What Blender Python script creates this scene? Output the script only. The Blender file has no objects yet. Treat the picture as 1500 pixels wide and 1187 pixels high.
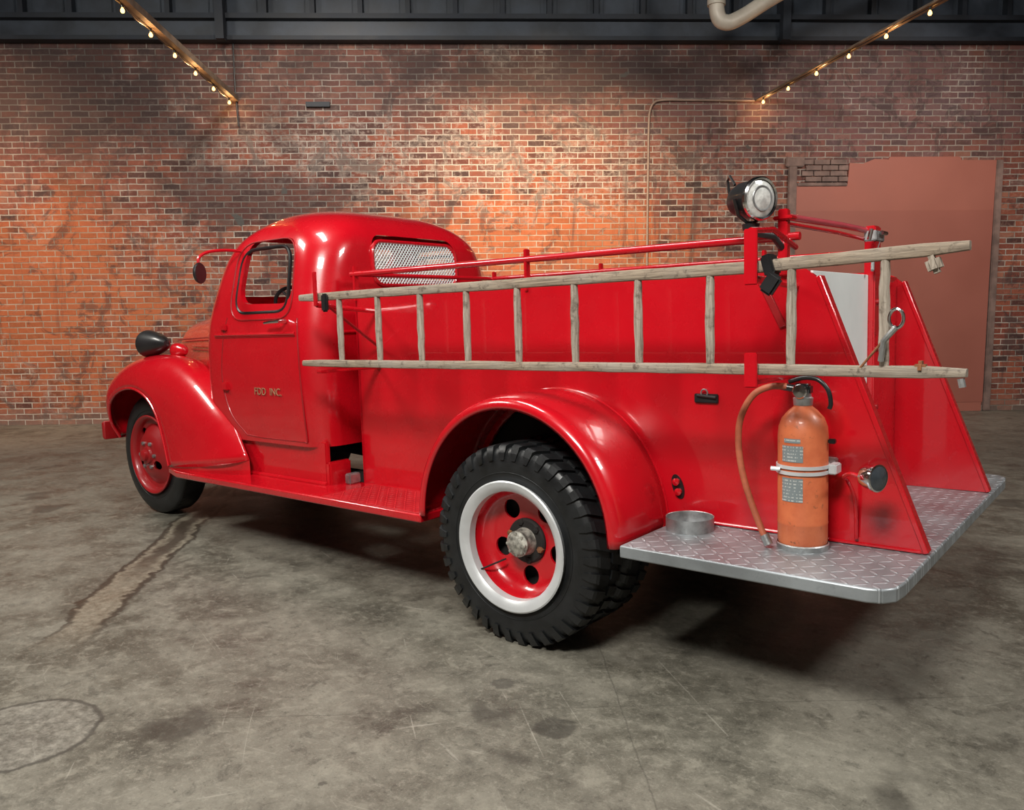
import bpy, bmesh, random
import numpy as np
from math import *
from mathutils import Vector, Matrix
random.seed(7)
scene=bpy.context.scene
try:
    scene.view_settings.view_transform='Standard'
    scene.view_settings.look='None'
except Exception: pass
# ------------------------------------------------------------------ materials
class G:
    def __init__(s,name):
        s.m=bpy.data.materials.new(name);s.m.use_nodes=True;s.nt=s.m.node_tree;s.nt.nodes.clear()
        s.out=s.nt.nodes.new('ShaderNodeOutputMaterial');s.b=s.nt.nodes.new('ShaderNodeBsdfPrincipled')
        s.nt.links.new(s.b.outputs[0],s.out.inputs[0])
    def set(s,inp,val):
        if hasattr(val,'is_output'): s.nt.links.new(val,inp)
        elif isinstance(val,(tuple,list)) and len(val)==3 and inp.type=='RGBA': inp.default_value=(*val,1)
        else: inp.default_value=val
    def n(s,t,props=None,**ins):
        nd=s.nt.nodes.new('ShaderNode'+t)
        for k,v in (props or {}).items(): setattr(nd,k,v)
        for k,v in ins.items():
            key=int(k[1:]) if k[0]=='i' and k[1:].isdigit() else k.replace('_',' ')
            s.set(nd.inputs[key],v)
        return nd
    def P(s,**k):
        for a,v in k.items(): s.set(s.b.inputs[a.replace('_',' ')],v)
        return s
    def math(s,op,a,b=0.0,c=None,clamp=False):
        nd=s.nt.nodes.new('ShaderNodeMath');nd.operation=op;nd.use_clamp=clamp
        s.set(nd.inputs[0],a);s.set(nd.inputs[1],b)
        if c is not None:s.set(nd.inputs[2],c)
        return nd.outputs[0]
    def mix(s,f,a,b,bt='MIX'):
        nd=s.nt.nodes.new('ShaderNodeMix');nd.data_type='RGBA';nd.blend_type=bt
        s.set(nd.inputs[0],f);s.set(nd.inputs[6],a);s.set(nd.inputs[7],b);return nd.outputs[2]
    def ramp(s,f,lo,hi,a=0.,b=1.):
        nd=s.nt.nodes.new('ShaderNodeMapRange');nd.clamp=True
        s.set(nd.inputs[0],f)
        for i,v in ((1,lo),(2,hi),(3,a),(4,b)): s.set(nd.inputs[i],v)
        return nd.outputs[0]
    def obj(s): return s.n('TexCoord').outputs['Object']
    def noise(s,vec,scale,detail=4,rough=.55,dist=0.):
        nd=s.n('TexNoise',Vector=vec,Scale=scale,Detail=detail,Roughness=rough,Distortion=dist);return nd.outputs[0]
    def bump(s,h,strength=.3,dist=.01):
        nd=s.n('Bump',Height=h,Strength=strength,Distance=dist);s.nt.links.new(nd.outputs[0],s.b.inputs['Normal'])
    def scl(s,v,sc,loc=(0,0,0)):
        return s.n('Mapping',Vector=v,Scale=sc,Location=loc).outputs[0]
def simple(name,col,rough=.5,metal=0.,var=.15,nscale=6.,bump=0.,coat=0.):
    g=G(name);o=g.obj();nz=g.noise(o,nscale,5)
    c=g.mix(g.ramp(nz,.35,.65),tuple(x*(1-var) for x in col),tuple(min(1,x*(1+var)) for x in col))
    g.P(Base_Color=c,Roughness=g.ramp(nz,.3,.7,rough*.85,min(1,rough*1.15)),Metallic=metal,Coat_Weight=coat,Coat_Roughness=.08)
    if bump: g.bump(g.noise(o,nscale*8,4),bump,.004)
    return g.m
def redpaint(name,col,rough,coat,wear):
    g=G(name);o=g.obj();a=g.noise(o,1.6,5,.6);b=g.noise(o,70,5,.75);d=g.noise(o,5,5,.6)
    c=g.mix(g.ramp(a,.35,.65),tuple(x*.92 for x in col),tuple(x*1.06 for x in col))
    ch=g.math('MULTIPLY',g.ramp(b,.72,.76),g.ramp(d,.52,.62));c=g.mix(g.math('MULTIPLY',ch,wear),c,(.16,.02,.02))
    g.P(Base_Color=c,Roughness=g.ramp(d,.3,.7,rough*.8,rough*1.25),Coat_Weight=coat,Coat_Roughness=.035);g.bump(g.noise(o,2.2,2,.5),.05,.02);return g.m
RED=redpaint('red_paint',(.50,.0032,.0105),.26,1.,.6)
REDD=redpaint('red_paint_aged',(.30,.006,.009),.38,.3,1.)
BLACK=simple('black_painted_metal',(.012,.012,.013),.35,0,.3,5,0,.2)
DARK=simple('underbody_dark',(.012,.010,.009),.8,0,.3,5)
RUB=simple('tire_rubber',(.0105,.0115,.0125),.42,0,.3,12,.15)
CHROME=simple('chrome',(.75,.75,.76),.12,1.,.08,9)
STEEL=simple('worn_steel',(.38,.39,.39),.42,.8,.25,20,.2)
SILV=simple('silver_rim_paint',(.58,.60,.61),.32,.25,.08,8)
CREAM=simple('greasy_hub_metal',(.33,.32,.28),.42,.45,.6,40,.5)
WHITEP=simple('aluminium_white_panel',(.76,.80,.79),.4,.0,.05,3)
GUARD=simple('galvanised_wire',(.70,.72,.72),.4,.2,.08,9)
SEAT=simple('seat_leather',(.05,.03,.025),.6,0,.2,10)
GOLD=simple('gold_leaf',(.34,.20,.11),.45,.2,.4,60)
RUST=simple('rusty_hook',(.22,.09,.04),.8,.1,.5,30,.4)
GLASSL=simple('lens_glass',(.74,.75,.72),.12,.3,.2,60,0,.5)
BLKLENS=simple('dark_lens',(.05,.06,.07),.1,.2,.2,30,0,.5)
HOSE=simple('orange_hose',(.38,.095,.045),.55,0,.2,20,.1)
def ext_mat():
    g=G('extinguisher_orange_paint');o=g.obj();a=g.noise(o,9,6,.65);b=g.noise(o,45,5,.7)
    c=g.mix(g.ramp(a,.35,.65),(.46,.100,.038),(.58,.155,.060))
    c=g.mix(g.ramp(b,.60,.70),c,(.20,.07,.035));g.P(Base_Color=c,Roughness=.45,Coat_Weight=.12);g.bump(b,.15,.003);return g.m
EXT=ext_mat()
def wood():
    g=G('weathered_ladder_wood');o=g.obj()
    a=g.noise(g.scl(o,(2.5,30,40)),3,6,.7);b=g.noise(o,30,4,.7);d=g.noise(o,3,3)
    c=g.mix(g.ramp(a,.32,.68),(.13,.098,.070),(.40,.32,.235));c=g.mix(g.ramp(d,.4,.7,0,.65),c,(.33,.30,.26))
    c=g.mix(g.ramp(b,.55,.68,0,.85),c,(.09,.065,.048));g.P(Base_Color=c,Roughness=.8);g.bump(a,.7,.004);return g.m
WOOD=wood()
def rungwood():
    g=G('weathered_rung_wood');o=g.obj()
    a=g.noise(g.scl(o,(40,40,3)),3,6,.7);b=g.noise(o,22,4,.7)
    c=g.mix(g.ramp(a,.32,.68),(.17,.135,.10),(.46,.40,.33));c=g.mix(g.ramp(b,.55,.68,0,.85),c,(.11,.082,.060))
    g.P(Base_Color=c,Roughness=.8);g.bump(a,.7,.004);return g.m
RWOOD=rungwood()
def diamond(name,col,metal,rough,amp=.6,sc=24.):
    g=G(name);o=g.obj();sep=g.n('SeparateXYZ',Vector=o)
    x=g.math('MULTIPLY',sep.outputs[0],sc);y=g.math('MULTIPLY',sep.outputs[1],sc)
    fx=g.math('SUBTRACT',g.math('FRACT',x),.5);fy=g.math('SUBTRACT',g.math('FRACT',y),.5)
    par=g.math('MODULO',g.math('ADD',g.math('ADD',g.math('FLOOR',x),g.math('FLOOR',y)),400.),2.)
    sg=g.math('SUBTRACT',g.math('MULTIPLY',g.math('ROUND',par),2.),1.)
    p=g.math('ADD',fx,g.math('MULTIPLY',sg,fy));q=g.math('SUBTRACT',fx,g.math('MULTIPLY',sg,fy))
    e=g.math('ADD',g.math('MULTIPLY',g.math('POWER',g.math('ABSOLUTE',p),2.),1.3),g.math('MULTIPLY',g.math('POWER',g.math('ABSOLUTE',q),2.),16.))
    h=g.ramp(e,.35,.75,1.,0.)
    nz=g.noise(o,5,5,.6);n2=g.noise(o,40,4,.7)
    c=g.mix(g.ramp(nz,.35,.7),tuple(v*.7 for v in col),tuple(min(1,v*1.12) for v in col))
    c=g.mix(g.ramp(n2,.55,.75,0,.5),c,tuple(v*.45 for v in col))
    c=g.mix(g.math('MULTIPLY',h,.55),c,tuple(min(1,v*1.6+.02) for v in col))
    g.P(Base_Color=c,Metallic=metal,Roughness=g.ramp(nz,.3,.7,rough*.8,rough*1.2));g.bump(h,amp,.006);return g.m
DPLATE=diamond('aluminium_diamond_plate',(.33,.36,.38),.5,.40,.8,21.)
RPLATE=diamond('red_diamond_plate',(.44,.008,.014),.0,.35,.8,30.)
def label_mat():
    g=G('printed_label');o=g.obj();sep=g.n('SeparateXYZ',Vector=o)
    z=g.math('FRACT',g.math('MULTIPLY',sep.outputs[2],85.))
    ln=g.math('GREATER_THAN',z,.62)
    nz=g.noise(g.scl(o,(160,160,30)),1.,2);tx=g.math('MULTIPLY',ln,g.math('GREATER_THAN',nz,.50))
    c=g.mix(tx,(.22,.26,.27),(.52,.54,.52));g.P(Base_Color=c,Roughness=.4,Metallic=.2);return g.m
LABEL=label_mat()
def brick_mat(name,main=True):
    g=G(name);o=g.obj();sep=g.n('SeparateXYZ',Vector=o)
    v0=g.n('CombineXYZ',X=sep.outputs[0],Y=sep.outputs[2],Z=0.).outputs[0]
    wob=g.n('TexNoise',Vector=o,Scale=6.,Detail=3.).outputs['Color']
    v=g.n('VectorMath',{'operation':'MULTIPLY_ADD'},i0=wob,i1=(.018,.016,0),i2=v0).outputs[0]
    bt=g.n('TexBrick',{'offset':.5,'squash':1.},Vector=v,Scale=1.,Mortar_Size=.0078,Mortar_Smooth=.3,Bias=0.,Brick_Width=.215,Row_Height=.0745,Color1=(0,0,0),Color2=(1,1,1),Mortar=(.5,.5,.5))
    cellv=bt.outputs['Color'];mort=bt.outputs['Fac']
    nd=g.n('ValToRGB',Fac=cellv);cr=nd.color_ramp
    cr.elements[0].position=0;cr.elements[0].color=(.11,.036,.026,1);cr.elements[1].position=1;cr.elements[1].color=(.36,.14,.085,1)
    for p_,c_ in ((.14,(.050,.026,.024,1)),(.3,(.20,.050,.032,1)),(.5,(.25,.070,.040,1)),(.7,(.32,.090,.048,1)),(.86,(.15,.070,.058,1))):
        e_=cr.elements.new(p_);e_.color=c_
    mid=g.noise(v0,1.5,7,.70,.5);fine=g.noise(v0,16,5,.75);sm=g.noise(v0,5.,6,.7,.3);mm=g.noise(g.scl(v0,(1,1,1),(4.4,8.8,0)),2.6,7,.72,1.2)
    drip=g.noise(g.scl(v0,(4.5,.55,1)),1.,6,.7,.6);blot=g.noise(g.scl(v0,(1,1,1),(7.7,3.1,0)),.85,7,.72,.8)
    brick=nd.outputs[0]
    brick=g.mix(g.ramp(fine,.50,.72,0,.5),brick,(.40,.24,.18))
    brick=g.mix(g.ramp(sm,.34,.44,.7,0),brick,(.060,.034,.030))
    X=sep.outputs[0];Z=sep.outputs[2]
    def blob(cx,cz,rx,rz,k=.7):
        a=g.math('DIVIDE',g.math('SUBTRACT',X,cx),rx);b=g.math('DIVIDE',g.math('SUBTRACT',Z,cz),rz)
        d=g.math('SQRT',g.math('ADD',g.math('MULTIPLY',a,a),g.math('MULTIPLY',b,b)))
        d=g.math('ADD',d,g.ramp(mid,.3,.7,-k,k))
        return g.ramp(d,.55,1.15,1.,0.)
    mortc=g.mix(g.ramp(mid,.38,.60),(.20,.16,.13),(.50,.44,.38))
    if main:
        og=g.math('MAXIMUM',blob(-6.0,1.6,2.2,1.6),blob(.9,2.3,1.8,.7))  # orange brick tone; central patch paints the warm lamp glow into the colour
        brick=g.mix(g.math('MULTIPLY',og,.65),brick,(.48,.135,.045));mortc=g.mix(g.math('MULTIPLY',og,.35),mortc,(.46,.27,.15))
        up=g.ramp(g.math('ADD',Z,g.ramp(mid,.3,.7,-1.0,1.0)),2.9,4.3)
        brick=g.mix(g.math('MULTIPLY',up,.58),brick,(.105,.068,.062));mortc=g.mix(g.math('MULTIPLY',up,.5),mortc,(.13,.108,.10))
        wh=g.math('MAXIMUM',blob(-1.2,3.4,2.5,.7),blob(.9,3.15,2.0,.55))
        wh=g.math('MAXIMUM',wh,g.ramp(blot,.54,.62,0,.75))
        wm=g.math('MULTIPLY',wh,g.ramp(g.math('ADD',g.math('MULTIPLY',fine,.4),g.math('MULTIPLY',mm,.6)),.48,.56))
        brick=g.mix(g.math('MULTIPLY',wm,.65),brick,(.42,.34,.29))
        mortc=g.mix(g.math('MULTIPLY',wh,.7),mortc,(.56,.50,.44))
        gp=blob(5.0,4.1,3.4,.9);brick=g.mix(g.math('MULTIPLY',gp,.5),brick,(.15,.095,.105))
        dk=g.math('MAXIMUM',blob(-5.4,4.1,3.2,.9),blob(-3.0,2.9,1.8,.45))
        dk=g.math('MAXIMUM',dk,blob(1.2,4.4,3.2,.35))
        dk=g.math('MAXIMUM',dk,g.ramp(mm,.53,.60,0,.85));dk=g.math('MAXIMUM',dk,g.ramp(drip,.56,.66,0,.8))
        brick=g.mix(g.math('MULTIPLY',dk,.70),brick,(.045,.031,.031));mortc=g.mix(g.math('MULTIPLY',dk,.68),mortc,(.075,.064,.060))
        sp=g.ramp(g.noise(g.scl(v0,(1,1,1),(2.2,9.1,0)),2.6,4,.5,.3),.705,.725);brick=g.mix(sp,brick,(.08,.075,.07));mortc=g.mix(sp,mortc,(.10,.095,.09))
        low=g.ramp(Z,0.,.25,.6,0.);brick=g.mix(low,brick,(.22,.17,.14))
    col=g.mix(mort,brick,mortc)
    g.P(Base_Color=col,Roughness=.88)
    h=g.math('ADD',g.math('MULTIPLY',mort,-1.),g.math('MULTIPLY',fine,.6));g.bump(h,.7,.014)
    return g.m
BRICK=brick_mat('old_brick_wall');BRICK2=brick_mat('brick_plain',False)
def floor_mat():
    g=G('stained_concrete');o=g.obj();sep=g.n('SeparateXYZ',Vector=o);X=sep.outputs[0];Y=sep.outputs[1]
    a=g.noise(o,.7,6,.6,.5);b=g.noise(o,3.2,7,.68,.3);f=g.noise(o,28,6,.75);vf=g.noise(o,130,4,.8);m2=g.noise(g.scl(o,(1,1,1),(5,2,0)),9,6,.7,.5)
    c=g.mix(g.ramp(a,.38,.62),(.080,.074,.057),(.165,.155,.126))
    c=g.mix(g.ramp(b,.45,.62,0,.65),c,(.215,.202,.164))
    c=g.mix(g.ramp(b,.34,.44,.7,0),c,(.052,.048,.038))
    c=g.mix(g.ramp(m2,.54,.64,0,.5),c,(.25,.235,.190));c=g.mix(g.ramp(m2,.35,.44,.55,0),c,(.052,.048,.038))
    c=g.mix(g.ramp(f,.52,.68,0,.6),c,(.27,.255,.210));c=g.mix(g.ramp(f,.32,.43,.6,0),c,(.042,.039,.031))
    c=g.mix(g.ramp(vf,.56,.70,0,.5),c,(.33,.31,.26));c=g.mix(g.ramp(vf,.30,.42,.5,0),c,(.040,.037,.030))
    for sc,rot,th in (((60,1.6,1),.6,.665),((1.4,70,1),.3,.67),((50,1.2,1),-.9,.665),((90,2.5,1),1.3,.655)):
        r1=g.n('VectorRotate',{'rotation_type':'Z_AXIS'},Vector=o,Angle=rot).outputs[0]
        s1=g.noise(g.scl(r1,sc),1.,4,.6,.8);c=g.mix(g.math('MULTIPLY',g.ramp(s1,th,th+.05,0,.45),g.ramp(m2,.40,.55)),c,(.36,.34,.29))
    sp=g.noise(g.n('Mapping',Vector=o,Location=(3.3,1.2,0)).outputs[0],1.9,3,.5,.2);c=g.mix(g.ramp(sp,.64,.69,0,.6),c,(.042,.038,.031))
    wob=g.ramp(b,.3,.7,-.05,.05)
    dd=g.math('ABSOLUTE',g.math('ADD',g.math('SUBTRACT',g.math('ADD',g.math('MULTIPLY',X,.696),g.math('MULTIPLY',Y,.718)),2.637),wob))
    along=g.math('ADD',g.math('MULTIPLY',X,-.718),g.math('MULTIPLY',Y,.696))
    m=g.math('MULTIPLY',g.ramp(dd,.085,.10,1,0),g.ramp(along,.1,.5,1,0))
    tc=g.mix(g.ramp(f,.35,.65),(.12,.098,.068),(.28,.245,.188));c=g.mix(g.math('MULTIPLY',m,.75),c,tc)
    ed=g.math('MULTIPLY',g.ramp(g.math('ABSOLUTE',g.math('SUBTRACT',dd,.095)),.008,.024,1,0),g.ramp(along,.1,.5,1,0));c=g.mix(g.math('MULTIPLY',ed,.85),c,(.036,.028,.020))
    cen=g.math('MULTIPLY',g.ramp(dd,.025,.06,1,0),g.ramp(along,-1.0,-.3,1,0));c=g.mix(g.math('MULTIPLY',cen,.85),c,(.040,.028,.020))
    dx=g.math('SUBTRACT',X,.86);dy=g.math('SUBTRACT',Y,2.60)
    rr=g.math('ADD',g.math('SQRT',g.math('ADD',g.math('MULTIPLY',dx,dx),g.math('MULTIPLY',dy,dy))),g.ramp(b,.3,.7,-.02,.02))
    rm=g.ramp(rr,.24,.25,1,0);c=g.mix(g.math('MULTIPLY',rm,.5),c,g.mix(g.ramp(f,.4,.6),(.09,.083,.070),(.27,.255,.22)))
    rg=g.ramp(g.math('ABSOLUTE',g.math('SUBTRACT',rr,.25)),.004,.014,1,0);c=g.mix(g.math('MULTIPLY',rg,.75),c,(.04,.036,.03))
    for (px,py,r) in ((-.19,2.15,.028),(-.55,1.45,.075),(-.20,1.30,.06)):
        dx=g.math('SUBTRACT',X,px);dy=g.math('SUBTRACT',Y,py);r_=g.math('ADD',g.math('SQRT',g.math('ADD',g.math('MULTIPLY',dx,dx),g.math('MULTIPLY',dy,dy))),g.ramp(b,.3,.7,-.03,.03))
        c=g.mix(g.ramp(r_,r*.8,r,.6,0),c,(.04,.037,.031))
    for (nx,ny,off,per) in ((.659,-.752,-.235,3.1),(.752,.659,1.0,3.4)):
        q=g.math('ADD',g.math('ADD',g.math('MULTIPLY',X,nx),g.math('MULTIPLY',Y,ny)),g.math('MULTIPLY',g.ramp(b,.3,.7,-1,1),.008))
        w=g.math('ABSOLUTE',g.math('SUBTRACT',g.math('FRACT',g.math('DIVIDE',g.math('ADD',q,off+31),per)),.5))
        c=g.mix(g.ramp(w,.0004,.0012,.38,0),c,(.045,.041,.034))
    g.P(Base_Color=c,Roughness=g.ramp(b,.3,.7,.36,.60),Specular_IOR_Level=.45)
    g.bump(g.math('ADD',g.math('MULTIPLY',f,.6),g.math('MULTIPLY',vf,.3)),.3,.006)
    return g.m
FLOOR=floor_mat()
CEIL=simple('dark_ceiling_steel',(.016,.021,.030),.6,0,.4,3)
CEIL2=simple('dark_ceiling_panel',(.036,.046,.062),.5,0,.4,2.5)
BEAMW=simple('ceiling_beam_paint',(.20,.15,.11),.6,.1,.3,8)
SALM=simple('salmon_painted_door',(.365,.125,.090),.6,0,.05,1.2)
SALM2=simple('salmon_painted_door_lower',(.330,.110,.080),.6,0,.05,1.2)
CEM=simple('old_cement_render',(.20,.135,.115),.9,0,.3,7,.4)
PLAST=simple('painted_plaster',(.42,.40,.37),.8,0,.1,2)
DUCT=simple('cream_duct_paint',(.55,.50,.42),.45,.1,.12,5)
CONDM=simple('painted_conduit',(.30,.22,.18),.6,.1,.15,8)
def emis(name,col,st):
    m=bpy.data.materials.new(name);m.use_nodes=True;nt=m.node_tree;nt.nodes.clear();e=nt.nodes.new('ShaderNodeEmission');o=nt.nodes.new('ShaderNodeOutputMaterial')
    e.inputs[0].default_value=(*col,1);e.inputs[1].default_value=st;nt.links.new(e.outputs[0],o.inputs[0]);return m
BULB=emis('warm_bulb_glow',(1,.46,.12),7.)
# ------------------------------------------------------------------ mesh helpers
def finish(name,me,mat,parent=None,smooth=True,M=None,angle=40):
    ob=bpy.data.objects.new(name,me);scene.collection.objects.link(ob)
    if mat is not None: me.materials.append(mat)
    if smooth:
        for p in me.polygons:p.use_smooth=True
        try:
            bm=bmesh.new();bm.from_mesh(me)
            for e in bm.edges:
                if len(e.link_faces)==2 and e.calc_face_angle(0)>radians(angle): e.smooth=False
            bm.to_mesh(me);bm.free()
        except Exception: pass
    if parent: ob.parent=parent
    if M is not None: ob.matrix_local=M
    return ob
def mk(name,V,F,mat,parent=None,smooth=True,angle=40,recalc=True):
    me=bpy.data.meshes.new(name);me.from_pydata([tuple(v) for v in V],[],F);me.update()
    if recalc:
        bm=bmesh.new();bm.from_mesh(me);bmesh.ops.recalc_face_normals(bm,faces=bm.faces);bm.to_mesh(me);bm.free()
    return finish(name,me,mat,parent,smooth,None,angle)
def box(name,lo,hi,mat,parent=None,bev=.004,rot=None):
    bm=bmesh.new();bmesh.ops.create_cube(bm,size=1)
    c=[(a+b)/2 for a,b in zip(lo,hi)];d=[abs(b-a) for a,b in zip(lo,hi)]
    for v in bm.verts: v.co=Vector([v.co[i]*d[i] for i in range(3)])
    if bev>0: bmesh.ops.bevel(bm,geom=bm.edges[:],offset=min(bev,min(d)*.4),segments=2,affect='EDGES')
    if rot is not None:
        R=rot.to_3x3()
        for v in bm.verts:v.co=R@v.co
    for v in bm.verts:v.co+=Vector(c)
    me=bpy.data.meshes.new(name);bm.to_mesh(me);bm.free();return finish(name,me,mat,parent,True,None,30)
def tube_geo(pts,r,n=10,closed=False,flat=None):
    P=[Vector(p) for p in pts];V=[];F=[];m=len(P)
    rs=r if isinstance(r,(list,tuple)) else [r]*m
    T=[]
    for i in range(m):
        if closed:t=P[(i+1)%m]-P[i-1]
        else:t=P[min(i+1,m-1)]-P[max(i-1,0)]
        T.append(t.normalized())
    up=Vector((0,0,1)) if abs(T[0].z)<.9 else Vector((1,0,0))
    nrm=(up-T[0]*up.dot(T[0])).normalized()
    for i in range(m):
        nrm=(nrm-T[i]*nrm.dot(T[i])).normalized();b=T[i].cross(nrm)
        for k in range(n):
            a=2*pi*k/n;V.append(P[i]+(nrm*cos(a)+b*sin(a))*rs[i])
    for i in range(m if closed else m-1):
        j=(i+1)%m
        for k in range(n):F.append((i*n+k,i*n+(k+1)%n,j*n+(k+1)%n,j*n+k))
    if not closed:
        F.append(tuple(range(n))[::-1]);F.append(tuple((m-1)*n+k for k in range(n)))
    return V,F
def tube(name,pts,r,mat,parent=None,n=10,closed=False):
    V,F=tube_geo(pts,r,n,closed);return mk(name,V,F,mat,parent)
def cr(pts,k=8,closed=False):
    P=[np.array(p,float) for p in pts];out=[];m=len(P)
    rng=range(m) if closed else range(m-1)
    for i in rng:
        p0=P[i-1] if (i>0 or closed) else 2*P[0]-P[1];p1=P[i];p2=P[(i+1)%m];p3=P[(i+2)%m] if (closed or i+2<m) else 2*P[-1]-P[-2]
        for j in range(k):
            t=j/k;out.append(.5*((2*p1)+(-p0+p2)*t+(2*p0-5*p1+4*p2-p3)*t*t+(-p0+3*p1-3*p2+p3)*t**3))
    if not closed: out.append(P[-1])
    return out
def lathe_geo(prof,c,axis='Y',n=96,closed=False,flip=1):
    V=[];F=[];m=len(prof);c=Vector(c)
    for i in range(n):
        a=2*pi*i/n
        for (ax,r) in prof:
            if axis=='Y':v=Vector((r*cos(a),ax*flip,r*sin(a)))
            elif axis=='X':v=Vector((ax*flip,r*cos(a),r*sin(a)))
            else:v=Vector((r*cos(a),r*sin(a),ax*flip))
            V.append(c+v)
    for i in range(n):
        j=(i+1)%n
        for k in range(m if closed else m-1):
            l=(k+1)%m;F.append((i*m+k,j*m+k,j*m+l,i*m+l))
    return V,F
def lathe(name,prof,c,mat,parent=None,axis='Y',n=96,closed=False,flip=1,M=None,angle=35):
    V,F=lathe_geo(prof,(0,0,0) if M is not None else c,axis,n,closed,flip)
    if M is not None: V=[M@Vector(v)+Vector(c) for v in V]
    me=bpy.data.meshes.new(name);me.from_pydata([tuple(v) for v in V],[],F)
    bm=bmesh.new();bm.from_mesh(me);bmesh.ops.remove_doubles(bm,verts=bm.verts,dist=1e-5);bmesh.ops.recalc_face_normals(bm,faces=bm.faces);bm.to_mesh(me);bm.free()
    return finish(name,me,mat,parent,True,None,angle)
def prism(name,poly,axis,a,b,mat,parent=None,bev=0,smooth=True):
    def v3(p,t):
        if axis=='Y':return (p[0],t,p[1])
        if axis=='X':return (t,p[0],p[1])
        return (p[0],p[1],t)
    n=len(poly);V=[v3(p,a) for p in poly]+[v3(p,b) for p in poly]
    F=[tuple(range(n)),tuple(range(2*n-1,n-1,-1))]+[(i,(i+1)%n,n+(i+1)%n,n+i) for i in range(n)]
    ob=mk(name,V,F,mat,parent,smooth,30)
    if bev:
        md=ob.modifiers.new('b','BEVEL');md.width=bev;md.segments=2;md.limit_method='ANGLE';md.angle_limit=radians(50)
    return ob
def rrect(x0,x1,y0,y1,r,n=6):
    out=[]
    for cx,cy,a0 in ((x1-r,y1-r,0),(x0+r,y1-r,90),(x0+r,y0+r,180),(x1-r,y0+r,270)):
        for i in range(n+1):
            a=radians(a0+90*i/n);out.append((cx+r*cos(a),cy+r*sin(a)))
    return out
def boolcut(ob,cutters):
    for c in cutters:
        md=ob.modifiers.new('bool','BOOLEAN');md.operation='DIFFERENCE';md.object=c;md.solver='EXACT'
    bpy.context.view_layer.update()
    dg=bpy.context.evaluated_depsgraph_get();me=bpy.data.meshes.new_from_object(ob.evaluated_get(dg))
    ob.modifiers.clear();old=ob.data;ob.data=me
    for c in cutters: bpy.data.objects.remove(c)
    return ob
def join(name,obs,parent=None):
    bm=bmesh.new();mats=[]
    for o in obs:
        off=len(mats)
        for m in o.data.materials:
            mats.append(m)
        b2=bmesh.new();b2.from_mesh(o.data)
        for f in b2.faces:f.material_index+=off
        tmp=bpy.data.meshes.new('t');b2.to_mesh(tmp);b2.free();bm.from_mesh(tmp)
    me=bpy.data.meshes.new(name);bm.to_mesh(me);bm.free()
    for m in mats:me.materials.append(m)
    for o in obs:bpy.data.objects.remove(o)
    ob=bpy.data.objects.new(name,me);scene.collection.objects.link(ob)
    if parent:ob.parent=parent
    return ob
def empty(name,rot=(0,0,0),loc=(0,0,0)):
    e=bpy.data.objects.new(name,None);scene.collection.objects.link(e);e.rotation_euler=rot;e.location=loc;e.empty_display_size=.2;return e
TR=(-.0042,.0232,0)
truck=empty('fire_truck',TR)
# ------------------------------------------------------------------ CAB
CT=[(.70,.785,1.50,2.66,.16),(.85,.80,1.497,2.66,.16),(1.1,.808,1.497,2.66,.16),(1.33,.80,1.497,2.66,.17),(1.45,.785,1.497,2.65,.18),(1.60,.757,1.499,2.62,.20),(1.75,.722,1.504,2.575,.21),(1.85,.690,1.518,2.53,.23),(1.92,.650,1.555,2.475,.25),(1.98,.590,1.615,2.40,.27),(2.03,.50,1.71,2.31,.27),(2.060,.38,1.83,2.23,.25),(2.082,.22,1.95,2.16,.15),(2.090,.05,2.03,2.11,.04)]
CTs=cr([t for t in CT],6)
def wz(z): return float(np.interp(z,[t[0] for t in CTs],[t[1] for t in CTs]))
def xrz(z): return float(np.interp(z,[t[0] for t in CTs],[t[2] for t in CTs]))
V=[];F=[];nS=10;nC=8
for (z,w,xr,xf,r) in CTs:
    r=min(r,w*.95,(xf-xr)*.49)
    ring=[]
    C4=[(xf-r,w-r,0),(xr+r,w-r,90),(xr+r,-w+r,180),(xf-r,-w+r,270)]
    for ci,(cx,cy,a0) in enumerate(C4):
        for i in range(nC+1):
            a=radians(a0+90*i/nC);ring.append((cx+r*cos(a),cy+r*sin(a)))
        nx=C4[(ci+1)%4];a=radians(a0+90);p=(cx+r*cos(a),cy+r*sin(a));q=(nx[0]+r*cos(a),nx[1]+r*sin(a))
        for i in range(1,nS):
            t=i/nS;ring.append((p[0]+(q[0]-p[0])*t,p[1]+(q[1]-p[1])*t))
    V+= [(x,y,z) for x,y in ring]
m=len(ring)
for i in range(len(CTs)-1):
    for k in range(m):F.append((i*m+k,i*m+(k+1)%m,(i+1)*m+(k+1)%m,(i+1)*m+k))
F.append(tuple((len(CTs)-1)*m+k for k in range(m)))
cab=mk('cab_shell',V,F,RED,truck,True,60)
sd=cab.modifiers.new('s','SOLIDIFY');sd.thickness=.03;sd.offset=-1
sidewin=[(1.740,1.460),(2.262,1.460),(2.250,1.835),(1.785,1.835)]
def roundpoly(P,r,n=6):
    out=[];m=len(P)
    for i in range(m):
        p=np.array(P[i],float);a=np.array(P[i-1],float)-p;b=np.array(P[(i+1)%m],float)-p
        a/=np.linalg.norm(a);b/=np.linalg.norm(b)
        A=p+a*r;B=p+b*r
        for k in range(n+1):
            t=k/n;out.append(tuple((1-t)**2*A+2*t*(1-t)*p+t*t*B))
    return out
SW=roundpoly(sidewin,.11)
RZ0,RZ1=1.598,1.855
cut=[prism('c1',SW,'Y',-1.2,1.2,None,None,0,False),
     prism('c2',rrect(-.35,.35,RZ0,RZ1,.08),'X',1.3,1.75,None,None,0,False),
     prism('c3',rrect(-.64,-.02,1.515,1.86,.07),'X',2.3,3.,None,None,0,False),prism('c4',rrect(.02,.64,1.515,1.86,.07),'X',2.3,3.,None,None,0,False)]
boolcut(cab,cut)
for p in cab.data.polygons:p.use_smooth=True
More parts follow.
